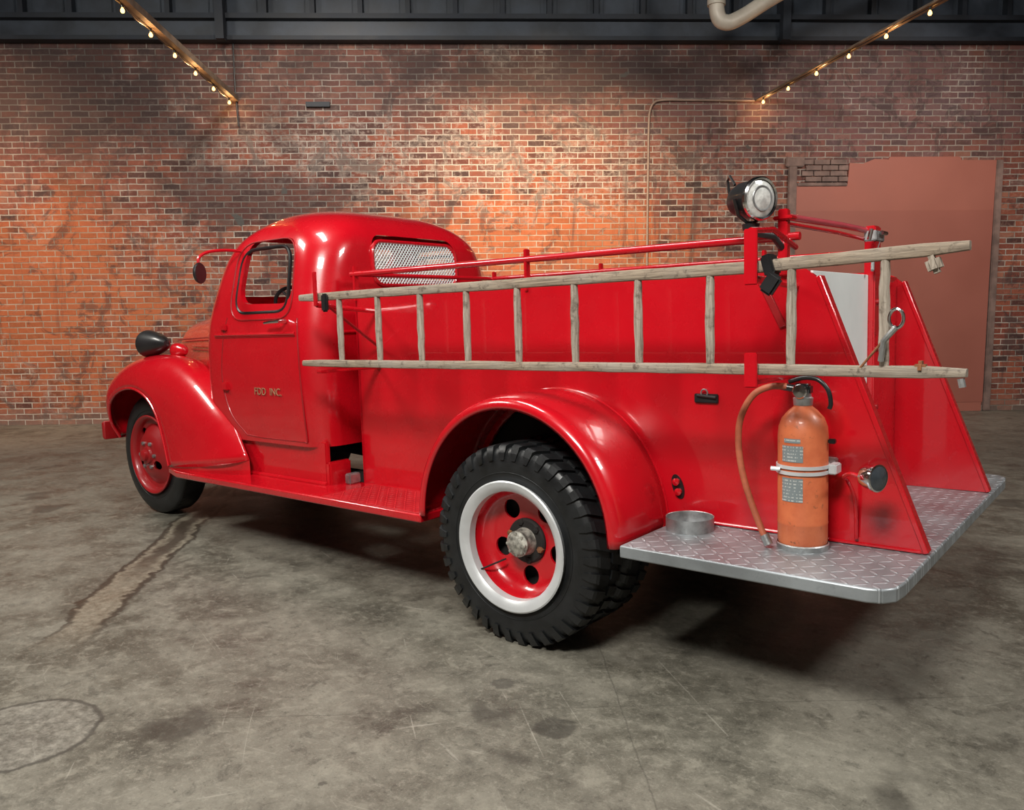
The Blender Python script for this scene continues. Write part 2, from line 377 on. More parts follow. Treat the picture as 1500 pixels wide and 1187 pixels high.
bm=bmesh.new();bm.from_mesh(cab.data)
for e in bm.edges:
    if len(e.link_faces)==2 and e.calc_face_angle(0)>radians(38): e.smooth=False
bm.to_mesh(cab.data);bm.free()
for s in (1,-1):
    pts=[(x,s*(wz(z)-.006),z) for x,z in SW]
    tube('side_window_seal_%d'%(1 if s>0 else 2),pts,.011,BLACK,truck,8,True)
    pts=[(x,s*(wz(z)+.002),z) for x,z in roundpoly([(1.69,1.42),(2.315,1.42),(2.29,1.88),(1.735,1.88)],.14)]
    tube('door_frame_seam_%d'%(1 if s>0 else 2),pts,.005,REDD,truck,6,True)
rw=rrect(-.35,.35,RZ0,RZ1,.08)
tube('rear_window_frame',[(xrz(z)-.004,y,z) for y,z in rw],.012,RED,truck,8,True)
Vw=[];Fw=[]
def bar(p,q,r):
    v,f=tube_geo([p,q],r,6);o=len(Vw);Vw.extend(v);Fw.extend([tuple(i+o for i in t) for t in f])
def halfspan(z):
    d=max(0,max(RZ0+.08-z,z-(RZ1-.08)));return .27+sqrt(max(0,.08**2-d*d))
def inside(y,z): return RZ0<z<RZ1 and abs(y)<halfspan(z)
step=.024
for sg in (1,-1):
    c0=-1.2
    while c0<1.2:
        pts=[]
        for i in range(161):
            zz=RZ0+(RZ1-RZ0)*i/160;yy=c0+sg*(zz-RZ0)*.9
            if inside(yy,zz): pts.append((yy,zz))
        if len(pts)>4:
            (ya,za),(yb,zb)=pts[0],pts[-1];ym,zm_=(ya+yb)/2,(za+zb)/2
            bar((xrz(za)-.004,ya,za),(xrz(zm_)-.005,ym,zm_),.0036);bar((xrz(zm_)-.005,ym,zm_),(xrz(zb)-.004,yb,zb),.0036)
        c0+=step
mk('rear_window_wire_guard',Vw,Fw,GUARD,truck,False)
box('cab_floor',(1.55,-.74,.70),(2.6,.74,.74),DARK,truck)
box('seat_base',(1.60,-.66,.74),(2.02,.66,1.08),SEAT,truck,.04)
box('seat_back',(1.56,-.66,1.05),(1.70,.66,1.44),SEAT,truck,.04)
box('dashboard',(2.42,-.68,1.22),(2.58,.68,1.44),REDD,truck,.03)
Rs=Matrix.Rotation(radians(-55),4,'Y')
cen=Vector((2.17,.34,1.46))
tube('steering_wheel',[cen+Rs@Vector((.20*cos(a),.20*sin(a),0)) for a in [2*pi*i/40 for i in range(40)]],.012,BLACK,truck,8,True)
for i in range(3):
    a=2*pi*i/3+.5;tube('steering_spoke_%d'%(i+1),[cen,cen+Rs@Vector((.20*cos(a),.20*sin(a),0))],.008,BLACK,truck,6)
tube('steering_column',[cen,(2.5,.34,1.22)],.02,BLACK,truck)
def side(pts,s=1,o=.001): return [(x,s*(wz(z)+o),z) for x,z in pts]
for s,k in ((1,1),(-1,2)):
    dp=cr([(2.335,1.44),(2.375,1.30),(2.400,1.06),(2.34,.86),(2.20,.735)],8)+[(x,.728) for x in (2.05,1.9,1.75)]+cr([(1.64,.728),(1.615,.76),(1.625,1.1),(1.645,1.42)],6)
    tube('door_seam_%d'%k,side(dp,s,-.001),.0045,REDD,truck,6)
    tube('belt_molding_%d'%k,side([(2.46-.04*i,1.335) for i in range(21)],s,.0),.010,RED,truck,8)
    tube('belt_crease_%d'%k,side([(2.46-.04*i,1.322) for i in range(21)],s,.0),.005,REDD,truck,6)
    tube('door_handle_%d'%k,[(1.74,s*.80,1.405),(1.74,s*.845,1.405),(1.80,s*.85,1.403),(1.87,s*.848,1.398)],[.012,.011,.010,.008],CHROME,truck,8)
    box('door_hinge_%d'%k,(2.33,s*.80,1.0),(2.385,s*.83,1.05),RED,truck,.006)
    box('door_hinge_upper_%d'%k,(2.33,s*.795,1.36),(2.385,s*.815,1.40),RED,truck,.006)
tube('belt_molding_back',[(1.494,y,1.335) for y in np.linspace(-.62,.62,12)],.009,RED,truck,8)
cu=bpy.data.curves.new('door_lettering','FONT');cu.body='FDD  INC.';cu.size=.060;cu.extrude=.001;cu.align_x='CENTER'
lt=bpy.data.objects.new('door_lettering',cu);scene.collection.objects.link(lt);cu.materials.append(GOLD);lt.parent=truck
lt.matrix_local=Matrix.Translation((1.93,.813,.985))@Matrix.Rotation(pi,4,'Z')@Matrix.Rotation(pi/2,4,'X')
tube('mirror_arm',cr([(2.27,.71,1.835),(2.29,.80,1.838),(2.31,.90,1.825),(2.32,.955,1.79),(2.315,.965,1.74)],6),.009,RED,truck,8)
Mm=Matrix.Rotation(radians(28),3,'Z')
lathe('mirror_head',[(.018,.0001),(.016,.033),(.008,.056),(-.004,.062),(-.010,.058),(-.010,.0001)],(2.31,.965,1.70),BLACK,truck,'X',32,M=Mm)
# ------------------------------------------------------------------ COWL + HOOD
HT=[(2.36,.800,1.46,.72,4.5),(2.48,.775,1.475,.74,4.2),(2.62,.715,1.495,.78,3.6),(2.80,.635,1.505,.80,3.2),(3.05,.545,1.500,.80,3.0),(3.35,.450,1.485,.78,2.9),(3.6,.375,1.465,.76,2.8),(3.78,.315,1.440,.74,2.7),(3.86,.250,1.400,.74,2.6),(3.89,.15,1.33,.76,2.5)]
HTs=cr(HT,5);V=[];F=[];n=28
for (x,w,zt,zb,ex) in HTs:
    zm=1.10
    ring=[(w*.98,zb),(w,.95)]
    for i in range(n+1):
        a=pi*i/n;c,s_=cos(a),sin(a)
        ring.append((w*copysign(abs(c)**(2/ex),c),zm+(zt-zm)*abs(s_)**(2/ex)))
    ring+=[(-w,.95),(-w*.98,zb)]
    V+=[(x,y,z) for y,z in ring]
m=len(ring)
for i in range(len(HTs)-1):
    for k in range(m-1):F.append((i*m+k,i*m+k+1,(i+1)*m+k+1,(i+1)*m+k))
F.append(tuple((len(HTs)-1)*m+k for k in range(m)))
mk('hood',V,F,RED,truck,True,50)
def hw(x): return float(np.interp(x,[t[0] for t in HTs],[t[1] for t in HTs]))
for s,k in ((1,1),(-1,2)):
    tube('hood_side_seam_%d'%k,[(x,s*(hw(x)*.995+.002),1.33-.02*(x-2.4)) for x in np.linspace(2.42,3.75,16)],.006,REDD,truck,6)
    tube('hood_cowl_seam_%d'%k,[(2.64,s*(hw(2.64)+.001),z) for z in np.linspace(.9,1.30,8)],.004,REDD,truck,6)
    for j,z in enumerate((1.26,1.235)):
        tube('hood_louver_%d_%d'%(k,j),[(x,s*(hw(x)+.003),z) for x in np.linspace(2.72,3.35,8)],.005,REDD if j else RED,truck,6)
tube('hood_center_rib',[(x,0,float(np.interp(x,[t[0] for t in HTs],[t[2] for t in HTs]))+.002) for x in np.linspace(2.65,3.84,16)],.008,RED,truck,8)
Vg=[];Fg=[]
for i in range(9):
    z=.80+.06*i;w=.24-.008*i;v,f=tube_geo([(3.87,-w,z),(3.91,-w*.6,z),(3.93,0,z),(3.91,w*.6,z),(3.87,w,z)],.010,6);o=len(Vg);Vg+=v;Fg+=[tuple(a+o for a in t) for t in f]
mk('grille',Vg,Fg,CHROME,truck)
box('engine_bay',(2.45,-.40,.48),(3.82,.40,1.05),DARK,truck,.02)
# ------------------------------------------------------------------ FRONT FENDERS
O=[(3.94,.74,.60),(3.93,.80,.72),(3.85,.835,.865),(3.68,.85,.955),(3.47,.855,.985),(3.27,.86,.935),(3.13,.87,.83),(3.02,.89,.68),(2.91,.92,.50)]
Mi=[(4.05,.66,.60),(4.03,.735,.76),(3.93,.785,.965),(3.71,.79,1.105),(3.43,.79,1.160),(3.14,.80,1.130),(2.89,.84,1.000),(2.69,.88,.80),(2.56,.915,.525)]
I=[(4.00,.36,.62),(4.00,.40,.86),(3.88,.40,1.05),(3.64,.42,1.13),(3.33,.47,1.155),(2.99,.57,1.135),(2.67,.68,1.02),(2.40,.76,.84),(2.17,.805,.585)]
Os,Ms,Is=cr(O,6),cr(Mi,6),cr(I,6)
for s,k in ((1,1),(-1,2)):
    V=[];F=[];nu=18
    for o,m_,i_ in zip(Os,Ms,Is):
        for j in range(nu+1):
            u=j/nu;um=.38
            l0=(u-um)*(u-1)/((0-um)*(0-1));l1=u*(u-1)/(um*(um-1));l2=u*(u-um)/(1-um)
            p=o*l0+m_*l1+i_*l2;V.append((p[0],s*p[1],p[2]))
    for a in range(len(Os)-1):
        for j in range(nu):F.append((a*(nu+1)+j,a*(nu+1)+j+1,(a+1)*(nu+1)+j+1,(a+1)*(nu+1)+j))
    f=mk('front_fender_%d'%k,V,F,RED,truck,True,60);md=f.modifiers.new('s','SOLIDIFY');md.thickness=.012;md.offset=0
    tube('front_fender_lip_%d'%k,[(p[0],s*p[1],p[2]) for p in Os],.011,RED,truck,8)
    mk('fender_skirt_%d'%k,[(2.91,s*.92,.49),(2.56,s*.915,.49),(2.17,s*.805,.49),(2.91,s*.92,.51),(2.56,s*.915,.53),(2.17,s*.805,.59)],[(0,1,4,3),(1,2,5,4)],RED,truck,False,40)
    c=(3.50,s*.665,1.285)
    lathe('headlight_shell_%d'%k,[(-.20,.0001),(-.195,.022),(-.16,.048),(-.08,.075),(.0,.090),(.04,.097),(.054,.097),(.058,.090)],c,BLACK,truck,'X',40)
    lathe('headlight_lens_%d'%k,[(.058,.090),(.07,.06),(.075,.0001)],c,GLASSL,truck,'X',40)
    tube('headlight_post_%d'%k,[(3.50,s*.665,1.13),(3.50,s*.665,1.21)],.03,RED,truck)
    c=(3.25,s*.60,1.235)
    lathe('marker_light_%d'%k,[(-.07,.0001),(-.065,.025),(-.03,.045),(.03,.055),(.05,.05),(.055,.0001)],c,RED,truck,'X',28)
    tube('marker_post_%d'%k,[(3.25,s*.60,1.13),(3.25,s*.60,1.20)],.018,RED,truck)
prism('front_bumper',[(4.06,.575),(4.095,.59),(4.10,.705),(4.06,.72)],'Y',-.80,.80,REDD,truck,.01)
for s,k in((1,1),(-1,2)): box('bumper_bracket_%d'%k,(3.85,s*.36-.03,.60),(4.07,s*.36+.03,.68),DARK,truck)
# ------------------------------------------------------------------ RUNNING BOARDS
for s,k in ((1,1),(-1,2)):
    poly=[(2.95,.62),(2.93,.915),(2.72,.98),(.547,.98),(.547,.58),(.9,.58)]
    prism('running_board_%d'%k,[(x,s*y) for x,y in poly],'Z',.452,.492,RED,truck,.008)
    prism('running_board_tread_%d'%k,[(x,s*y) for x,y in [(1.28,.62),(1.28,.972),(.555,.972),(.555,.62)]],'Z',.490,.497,RPLATE,truck,.002)
    box('splash_apron_%d'%k,(1.50,s*.72,.47),(2.62,s*.755,.735),RED,truck,.01)
    box('splash_apron_end_%d'%k,(1.475,s*.60,.47),(1.515,s*.755,.62),RED,truck,.01)
    box('fuse_box_%d'%k,(1.40,s*.60,.492),(1.445,s*.68,.55),STEEL,truck,.006)
    tube('apron_fillet_%d'%k,[(1.5,s*.760,.497),(2.6,s*.760,.497)],.012,RED,truck,8)
# ------------------------------------------------------------------ HOSE BODY
Yb=.589
arc=[(.025+.505*cos(a),.49+.525*sin(a)) for a in [pi*i/28 for i in range(29)]]
outline=[(1.39,.490)]+[(1.39,1.46)]+[(1.385,1.50),(1.36,1.525)]+[(-1.045,1.53),(-1.085,1.52),(-1.12,1.49)]+[(-1.489,.535)]+[(-.48,.53)]+arc[::-1]+[(.53,.490)]
for s,k in ((1,1),(-1,2)):
    prism('body_side_%d'%k,outline,'Y',s*(Yb-.02),s*Yb,RED,truck,0)
    e0,e1=Vector((-1.12,0,1.49)),Vector((-1.489,0,.535));d=(e1-e0).normalized();nn=Vector((d.z,0,-d.x))
    if nn.x>0: nn=-nn
    pf=[e0,e1,e1+nn*.018,e0+nn*.018]
    prism('body_rear_flange_%d'%k,[(p.x,p.z) for p in pf],'Y',s*(Yb-.035),s*(Yb+.012),RED,truck,.003)
    tube('body_top_roll_%d'%k,[(1.37,s*(Yb-.01),1.528),(-1.05,s*(Yb-.01),1.531)],.014,RED,truck,8)
    tube('body_bottom_angle_%d'%k,[(-.50,s*(Yb+.004),.540),(-1.48,s*(Yb+.004),.540)],.006,RED,truck,6)
    V=[];F=[];sec=[(Yb-.01,.0),(.66,.008),(.78,.012),(.90,.008),(.955,-.002),(.975,-.014),(.982,-.032),(.975,-.045)]
    ths=[pi*i/48 for i in range(49)]
    for a in ths:
        for (yy,dr) in sec:
            V.append((.025+(.538+dr)*cos(a),s*yy,.49+(.560+dr)*sin(a)))
    ns=len(sec)
    for i in range(len(ths)-1):
        for j in range(ns-1):F.append((i*ns+j,i*ns+j+1,(i+1)*ns+j+1,(i+1)*ns+j))
    f=mk('rear_fender_%d'%k,V,F,RED,truck,True,70);md=f.modifiers.new('s','SOLIDIFY');md.thickness=.01;md.offset=0
    tube('rear_fender_bead_%d'%k,[(.025+.545*cos(a),s*(Yb+.004),.49+.567*sin(a)) for a in ths],.006,RED,truck,6)
box('body_front',(1.37,-Yb,.50),(1.39,Yb,1.50),RED,truck,.004)
box('body_floor',(-1.08,-.57,.50),(1.37,.57,.535),DARK,truck,0)
box('hose_bed_cover',(-1.06,-.57,1.40),(1.37,.57,1.44),DARK,truck,0)
for s,k in((1,1),(-1,2)): box('wheel_house_%d'%k,(-.52,s*.50,.5),(.57,s*.52,1.05),DARK,truck,0)
box('rear_panel_white',(-1.10,-.11,.535),(-1.08,Yb-.02,1.515),WHITEP,truck,.002)
box('rear_panel_red',(-1.10,-Yb+.02,.535),(-1.08,-.11,1.515),RED,truck,.002)
box('rear_post',(-1.125,-.20,.535),(-1.08,-.115,1.72),RED,truck,.006)
for z in (.7,.95,1.2,1.4): lathe('rear_post_bolt_%d'%int(z*100),[(0,.012),(.008,.012),(.012,.0001)],(-1.125,-.155,z),REDD,truck,'X',12,flip=-1)
tube('top_rail_1',[(1.41,Yb,1.648),(-1.06,Yb,1.640)],.015,RED,truck,12)
tube('top_rail_2',[(1.41,-Yb,1.648),(-1.06,-Yb,1.640)],.013,RED,truck,12)
for s,k in((1,1),(-1,2)):
    for j,x in enumerate((1.38,.19) if s>0 else (1.38,.55,-.45)):
        box('rail_post_%d_%d'%(k,j),(x-.008,s*Yb-.02,1.50),(x+.008,s*Yb+.012,1.69),RED,truck,.003)
tube('front_cross_rail',[(1.40,Yb,1.648),(1.40,-Yb,1.648)],.012,RED,truck,10)
box('rear_rail_post',(-1.02,Yb-.015,1.50),(-.985,Yb+.02,1.74),RED,truck,.004)
box('rear_rail_post_cap',(-1.04,Yb-.03,1.70),(-.97,Yb+.03,1.715),RED,truck,.004)
PINK=simple('red_rail_pink_sheen',(.50,.07,.09),.2,.1,.1,5,0,.5)  # light reflection on the red rail painted in as pink base colour
tube('rear_cross_rail',[(-1.00,Yb,1.715),(-1.05,.10,1.712),(-1.095,-.20,1.70)],.013,PINK,truck,12)
tube('rear_cross_rail_lower',[(-1.00,Yb,1.690),(-1.05,.15,1.680),(-1.08,-.17,1.665)],.008,RED,truck,10)
box('rear_rail_end_block',(-1.13,-.235,1.655),(-1.08,-.11,1.70),STEEL,truck,.004)
tube('rear_rail_bolt_1',[(-1.12,-.04,1.655),(-1.13,-.04,1.70)],.009,CHROME,truck,8)
tube('rear_rail_bolt_2',[(-1.14,-.15,1.69),(-1.14,-.22,1.69)],.009,CHROME,truck,8)
tube('rear_rail_link',[(-1.12,-.19,1.66),(-1.12,-.10,1.58),(-1.13,-.06,1.53)],.007,STEEL,truck,8)
def bracket(x,tag):
    box('ladder_hook_%s'%tag,(x-.022,.985,1.46),(x+.022,.997,1.64),RED,truck,.003)
    tube('ladder_arm_%s'%tag,[(x,Yb-.005,1.46),(x,.80,1.475),(x,.985,1.48)],.013,RED,truck,8)
    tube('ladder_hook_top_%s'%tag,[(x,Yb,1.60),(x,.80,1.65),(x,.99,1.635)],.010,RED,truck,8)
    box('ladder_foot_%s'%tag,(x-.022,.985,1.125),(x+.022,.997,1.24),RED,truck,.003)
    box('ladder_foot_shelf_%s'%tag,(x-.022,Yb,1.135),(x+.022,.99,1.15),RED,truck,.003)
bracket(-1.045,'rear')
box('ladder_hook_front',(1.20,.985,1.47),(1.225,.997,1.64),RED,truck,.003)
tube('ladder_arm_front',[(1.212,Yb-.005,1.44),(1.212,.985,1.475)],.012,RED,truck,8)
box('ladder_foot_front',(1.20,Yb,1.135),(1.24,.99,1.15),RED,truck,.003)
tube('ladder_brace_front',[(1.20,.60,1.25),(1.20,.94,1.48)],.008,REDD,truck,8)
box('strap_buckle_rear',(-1.135,.975,1.425),(-1.085,1.0,1.495),BLACK,truck,.008,Matrix.Rotation(radians(-35),4,'Y'))
box('strap_band_rear',(-1.115,.925,1.485),(-1.08,.99,1.555),BLACK,truck,.006,Matrix.Rotation(radians(15),4,'Y'))
prism('strap_rear_tail',[(-.905,1.485),(-.93,1.49),(-1.015,1.32),(-.99,1.31)],'Y',Yb,Yb+.012,REDD,truck,.002)
box('strap_buckle_front',(1.125,.975,1.44),(1.165,1.0,1.53),BLACK,truck,.008)
# spotlight
sc=Vector((-.935,.73,1.768));ax=Vector((-.90,.42,-.05)).normalized()
q=ax.to_track_quat('X','Z').to_matrix();k_=.86
def ks(P): return [(a*k_,max(.0001,b*k_)) for a,b in P]
lathe('spotlight_shell',ks([(-.10,.0001),(-.098,.030),(-.080,.058),(-.04,.074),(.03,.078),(.045,.083),(.058,.083),(.062,.075)]),sc,BLACK,truck,'X',48,M=q)
lathe('spotlight_lens',ks([(.056,.076),(.068,.05),(.073,.0001)]),sc,GLASSL,truck,'X',48,M=q)
lathe('spotlight_reflector_ring',ks([(.067,.052),(.0705,.050),(.070,.044)]),sc,STEEL,truck,'X',48,M=q)
lathe('spotlight_bezel',ks([(.044,.0835),(.048,.088),(.060,.088),(.067,.082),(.062,.075)]),sc,CHROME,truck,'X',48,M=q)
tube('spotlight_handle',[sc+q@Vector(p) for p in ((-.05,-.03,.055),(-.09,-.02,.09),(-.125,0,.08),(-.125,.01,.03),(-.08,.0,.01))],.005,BLACK,truck,8)
tube('spotlight_yoke',[sc+q@Vector((0,.075,0)),sc+q@Vector((0,.055,-.055)),sc+Vector((0,0,-.09)),sc+q@Vector((0,-.055,-.055)),sc+q@Vector((0,-.075,0))],.007,BLACK,truck,8)
tube('spotlight_post',[sc+Vector((0,0,-.075)),sc+Vector((-.0,-.0,-.115)),(-.99,.66,1.64),(-1.0,.60,1.60)],.013,BLACK,truck,10)
lathe('spotlight_swivel',[(-.012,.0001),(-.012,.028),(.010,.032),(.015,.0001)],sc+Vector((0,0,-.095)),BLACK,truck,'Z',24)
# tail light
tc=Vector((-1.365,.775,.820));tq=Vector((-.92,.40,0)).normalized().to_track_quat('X','Z').to_matrix()
lathe('tail_light_shell',[(-.035,.0001),(-.034,.020),(-.025,.034),(-.008,.040),(.016,.042),(.020,.046),(.028,.046),(.030,.041)],tc,CHROME,truck,'X',36,M=tq)
lathe('tail_light_lens',[(.029,.041),(.036,.022),(.038,.0001)],tc,BLKLENS,truck,'X',36,M=tq)
tube('tail_light_bracket',cr([(-1.34,.77,.815),(-1.29,.75,.82),(-1.26,.72,.80),(-1.255,.66,.78),(-1.27,.62,.70),(-1.27,.60,.56)],5),.007,RED,truck,8)
prism('side_slot',[(-.565+.026*cos(a)+.012*sin(a),.672+.050*sin(a)) for a in [2*pi*i/24 for i in range(24)]],'Y',Yb,Yb+.004,BLACK,truck)
for dz in (-.02,.02): lathe('slot_bolt_%d'%(1 if dz>0 else 2),[(0,.015),(.012,.015),(.016,.0001)],(-.565+dz*.25,Yb+.004,.672+dz),RED,truck,'Y',16)
box('side_latch_plate',(-.745,Yb,1.022),(-.645,Yb+.012,1.058),BLACK,truck,.003)
tube('side_latch_ring',[(-.69+.014*cos(a),Yb+.014,1.062+.014*sin(a)) for a in [2*pi*i/16 for i in range(16)]],.003,STEEL,truck,6,True)
tube('side_latch_bar',[(-.66,Yb+.016,1.052),(-.74,Yb+.016,1.045)],.006,BLACK,truck,8)
pp=[(-.5635,1.049),(-1.43,1.049),(-1.475,1.035),(-1.503,1.0),(-1.512,.93),(-1.512,-.93),(-1.503,-1.0),(-1.475,-1.035),(-1.43,-1.049),(-.5635,-1.049)]
prism('rear_platform',pp,'Z',.486,.533,DPLATE,truck,.006)
for s,k in ((1,1),(-1,2)): box('platform_support_%d'%k,(-1.45,s*.42-.03,.41),(-.55,s*.42+.03,.488),DARK,truck,.004)
# ------------------------------------------------------------------ CHASSIS
for s,k in ((1,1),(-1,2)):
    box('frame_rail_%d'%k,(-1.40,s*.38-.03,.42),(4.0,s*.38+.03,.50),DARK,truck,.005)
    tube('leaf_spring_%d'%k,cr([(-.55,s*.44,.42),(0,s*.44,.33),(.55,s*.44,.42)],8),.025,DARK,truck,8)
tube('rear_axle',[(0,-.8,.43),(0,.8,.43)],.05,DARK,truck,14)
tube('front_axle',[(3.467,-.66,.45),(3.467,.66,.45)],.035,DARK,truck,12)
lathe('differential',[(-.14,.0001),(-.12,.1),(0,.16),(.12,.1),(.14,.0001)],(0,0,.43),DARK,truck,'Y',28)
tube('drive_shaft',[(0,0,.43),(2.4,0,.55)],.035,DARK,truck)
tube('exhaust_pipe',[(2.4,.25,.42),(.8,.30,.38),(.3,.3,.55)],.03,DARK,truck)
box('fuel_tank',(.75,-.30,.38),(1.30,.30,.50),DARK,truck,.03)
# ------------------------------------------------------------------ WHEELS
def wheel(tag,X,Y,Z,R,s,lug=True):
    cy=Y-.115
    rb=R-.016 if lug else R-.004
    prof=[(-.085,.262),(-.098,.30),(-.103,.345),(-.097,.385),(-.088,rb-.012),(-.075,rb),(-.04,rb+.003),(0,rb+.004),(.04,rb+.003),(.075,rb),(.088,rb-.012),(.097,.385),(.103,.345),(.098,.30),(.085,.262)]
    prof=[tuple(p) for p in cr(prof,3)]
    parts=[lathe('t',prof,(X,s*cy,Z),RUB,None,'Y',96)]
    V=[];F=[]
    if lug:
        NL=38
        lp=[(.010,rb-.006),(.010,R),(.078,R-.001),(.092,R-.008),(.103,R-.035),(.1085,.366),(.100,.366),(.088,R-.03)]
        for sd_ in (1,-1):
            for i in range(NL):
                a0=2*pi*(i+(.5 if sd_<0 else 0))/NL;da=2*pi/NL*.31
                base=len(V)
                for side_ in (-1,1):
                    for (yy,r) in lp:
                        t=min(1,yy/.09);taper=1.0 if yy<.085 else (.85 if r>.38 else .55)
                        a=a0+side_*da*taper+.07*(1-t)*sd_
                        V.append((X+r*cos(a),s*cy+sd_*yy,Z+r*sin(a)))
                n_=len(lp)
                F.append(tuple(base+j for j in range(n_)));F.append(tuple(base+n_+j for j in range(n_))[::-1])
                for j in range(n_):F.append((base+j,base+(j+1)%n_,base+n_+(j+1)%n_,base+n_+j))
    else:
        NL=60
        for row in (-.055,-.02,.02,.055):
            for i in range(NL):
                a0=2*pi*(i+(.5 if row in(-.02,.055) else 0))/NL;da=2*pi/NL*.36;base=len(V)
                for r in (rb-.006,R):
                    for aa,yy in ((-da,-.014),(da,-.014),(da,.014),(-da,.014)):
                        V.append((X+r*cos(a0+aa),s*cy+row+yy,Z+r*sin(a0+aa)))
                F+= [(base,base+1,base+2,base+3),(base+7,base+6,base+5,base+4)]+[(base+j,base+(j+1)%4,base+4+(j+1)%4,base+4+j) for j in range(4)]
    parts.append(mk('l',V,F,RUB,None,False))
    for rr in (.312,.350):
        parts.append(tube('r',[(X+rr*cos(a),s*(cy+.1005),Z+rr*sin(a)) for a in [2*pi*i/96 for i in range(96)]],.0025,RUB,None,6,True))
    tire=join('tire_%s'%tag,parts,truck)
    for p in tire.data.polygons:
        if p.loop_total==4 and p.index<96*len(prof): p.use_smooth=True
    return cy
def rim_rear(tag,X,Y,Z,s):
    rc=.2806
    lathe('rim_flange_%s'%tag,[(-.03,.268),(-.008,rc-.004),(0,rc),(.004,rc-.006),(.002,rc-.022),(-.006,rc-.038),(-.015,rc-.048),(-.05,rc-.050),(-.05,rc-.045),(-.018,rc-.042)],(X,s*Y,Z),SILV,truck,'Y',96,True,s)
    dp=[(-.050,.236),(-.085,.232),(-.115,.215),(-.130,.185),(-.132,.12),(-.125,.0001),(-.140,.0001),(-.142,.12),(-.140,.19),(-.125,.225),(-.09,.242),(-.05,.242)]
    d=lathe('rim_disc_%s'%tag,dp,(X,s*Y,Z),RED,truck,'Y',96,False,s)
    cuts=[]
    for i in range(5):
        a=2*pi*i/5+radians(52)
        cx,cz=X+.155*cos(a),Z+.155*sin(a)
        cuts.append(prism('c',[(cx+.042*cos(b),cz+.042*sin(b)) for b in [2*pi*j/24 for j in range(24)]],'Y',s*(Y-.25),s*(Y+.0),None,None,0,False))
    cc=join('cc',cuts);boolcut(d,[cc])
    lathe('wheel_backing_%s'%tag,[(-.19,.0001),(-.19,.245)],(X,s*Y,Z),DARK,truck,'Y',48,False,s)
    lathe('hub_plate_%s'%tag,[(-.133,.098),(-.120,.098),(-.112,.090),(-.110,.0001)],(X,s*Y,Z),DARK,truck,'Y',40,False,s)
    lathe('hub_%s'%tag,[(-.12,.062),(-.10,.058),(-.08,.050),(-.072,.050),(-.068,.056),(-.055,.056),(-.050,.048),(-.040,.034),(-.036,.0001)],(X,s*Y,Z),CREAM,truck,'Y',40,False,s)
    for i in range(8):
        a=2*pi*i/8;lathe('hub_bolt_%s_%d'%(tag,i),[(-.056,.008),(-.044,.008),(-.042,.0001)],(X+.044*cos(a),s*Y,Z+.044*sin(a)),CREAM,truck,'Y',8,False,s)
    for i in range(6):
        a=2*pi*i/6+.3;lathe('wheel_nut_%s_%d'%(tag,i),[(-.132,.015),(-.104,.014),(-.101,.0001)],(X+.084*cos(a),s*Y,Z+.084*sin(a)),RUST if i%3==0 else DARK,truck,'Y',6,False,s)
    tube('valve_stem_%s'%tag,[(X+.10,s*(Y-.10),Z-.09),(X+.19,s*(Y-.035),Z-.135)],.004,BLACK,truck,6)
for s,t in ((1,'rear_left'),(-1,'rear_right')):
    wheel(t+'_outer',0,1.0077,.4299,.4313,s);rim_rear(t,0,1.0077,.4299,s)
    wheel(t+'_inner',0,.768,.4299,.4313,s)
def rim_front(tag,X,Y,Z,s):
    rc=.2806
    lathe('rim_flange_%s'%tag,[(-.03,.268),(-.008,rc-.004),(0,rc),(.004,rc-.006),(.0,rc-.018),(-.012,rc-.028),(-.03,rc-.035),(-.05,rc-.04),(-.05,rc-.03),(-.018,rc-.02)],(X,s*Y,Z),REDD,truck,'Y',96,True,s)
    dp=[(-.045,.243),(-.050,.215),(-.035,.19),(-.005,.155),(.012,.12),(.015,.09),(.015,.0001),(.005,.0001),(.003,.12),(-.015,.155),(-.045,.19),(-.06,.215),(-.055,.25)]
    d=lathe('rim_disc_%s'%tag,dp,(X,s*Y,Z),REDD,truck,'Y',96,False,s)
    cuts=[]
    for i in range(5):
        a=2*pi*i/5+radians(20);cx,cz=X+.178*cos(a),Z+.178*sin(a)
        cuts.append(prism('c',[(cx+.032*cos(b),cz+.032*sin(b)) for b in [2*pi*j/20 for j in range(20)]],'Y',s*(Y-.25),s*(Y+.1),None,None,0,False))
    cc=join('cc',cuts);boolcut(d,[cc])
    lathe('wheel_backing_%s'%tag,[(-.13,.0001),(-.13,.245)],(X,s*Y,Z),DARK,truck,'Y',48,False,s)
    lathe('hub_%s'%tag,[(.012,.065),(.03,.058),(.035,.042),(.055,.038),(.062,.025),(.064,.0001)],(X,s*Y,Z),REDD,truck,'Y',32,False,s)
    for i in range(6):
        a=2*pi*i/6;lathe('wheel_nut_%s_%d'%(tag,i),[(.012,.015),(.028,.013),(.030,.0001)],(X+.092*cos(a),s*Y,Z+.092*sin(a)),STEEL,truck,'Y',6,False,s)
for s,t in ((1,'front_left'),(-1,'front_right')):
    wheel(t,3.467,.761,.5076,.422,s,lug=False);rim_front(t,3.467,.761,.5076,s)
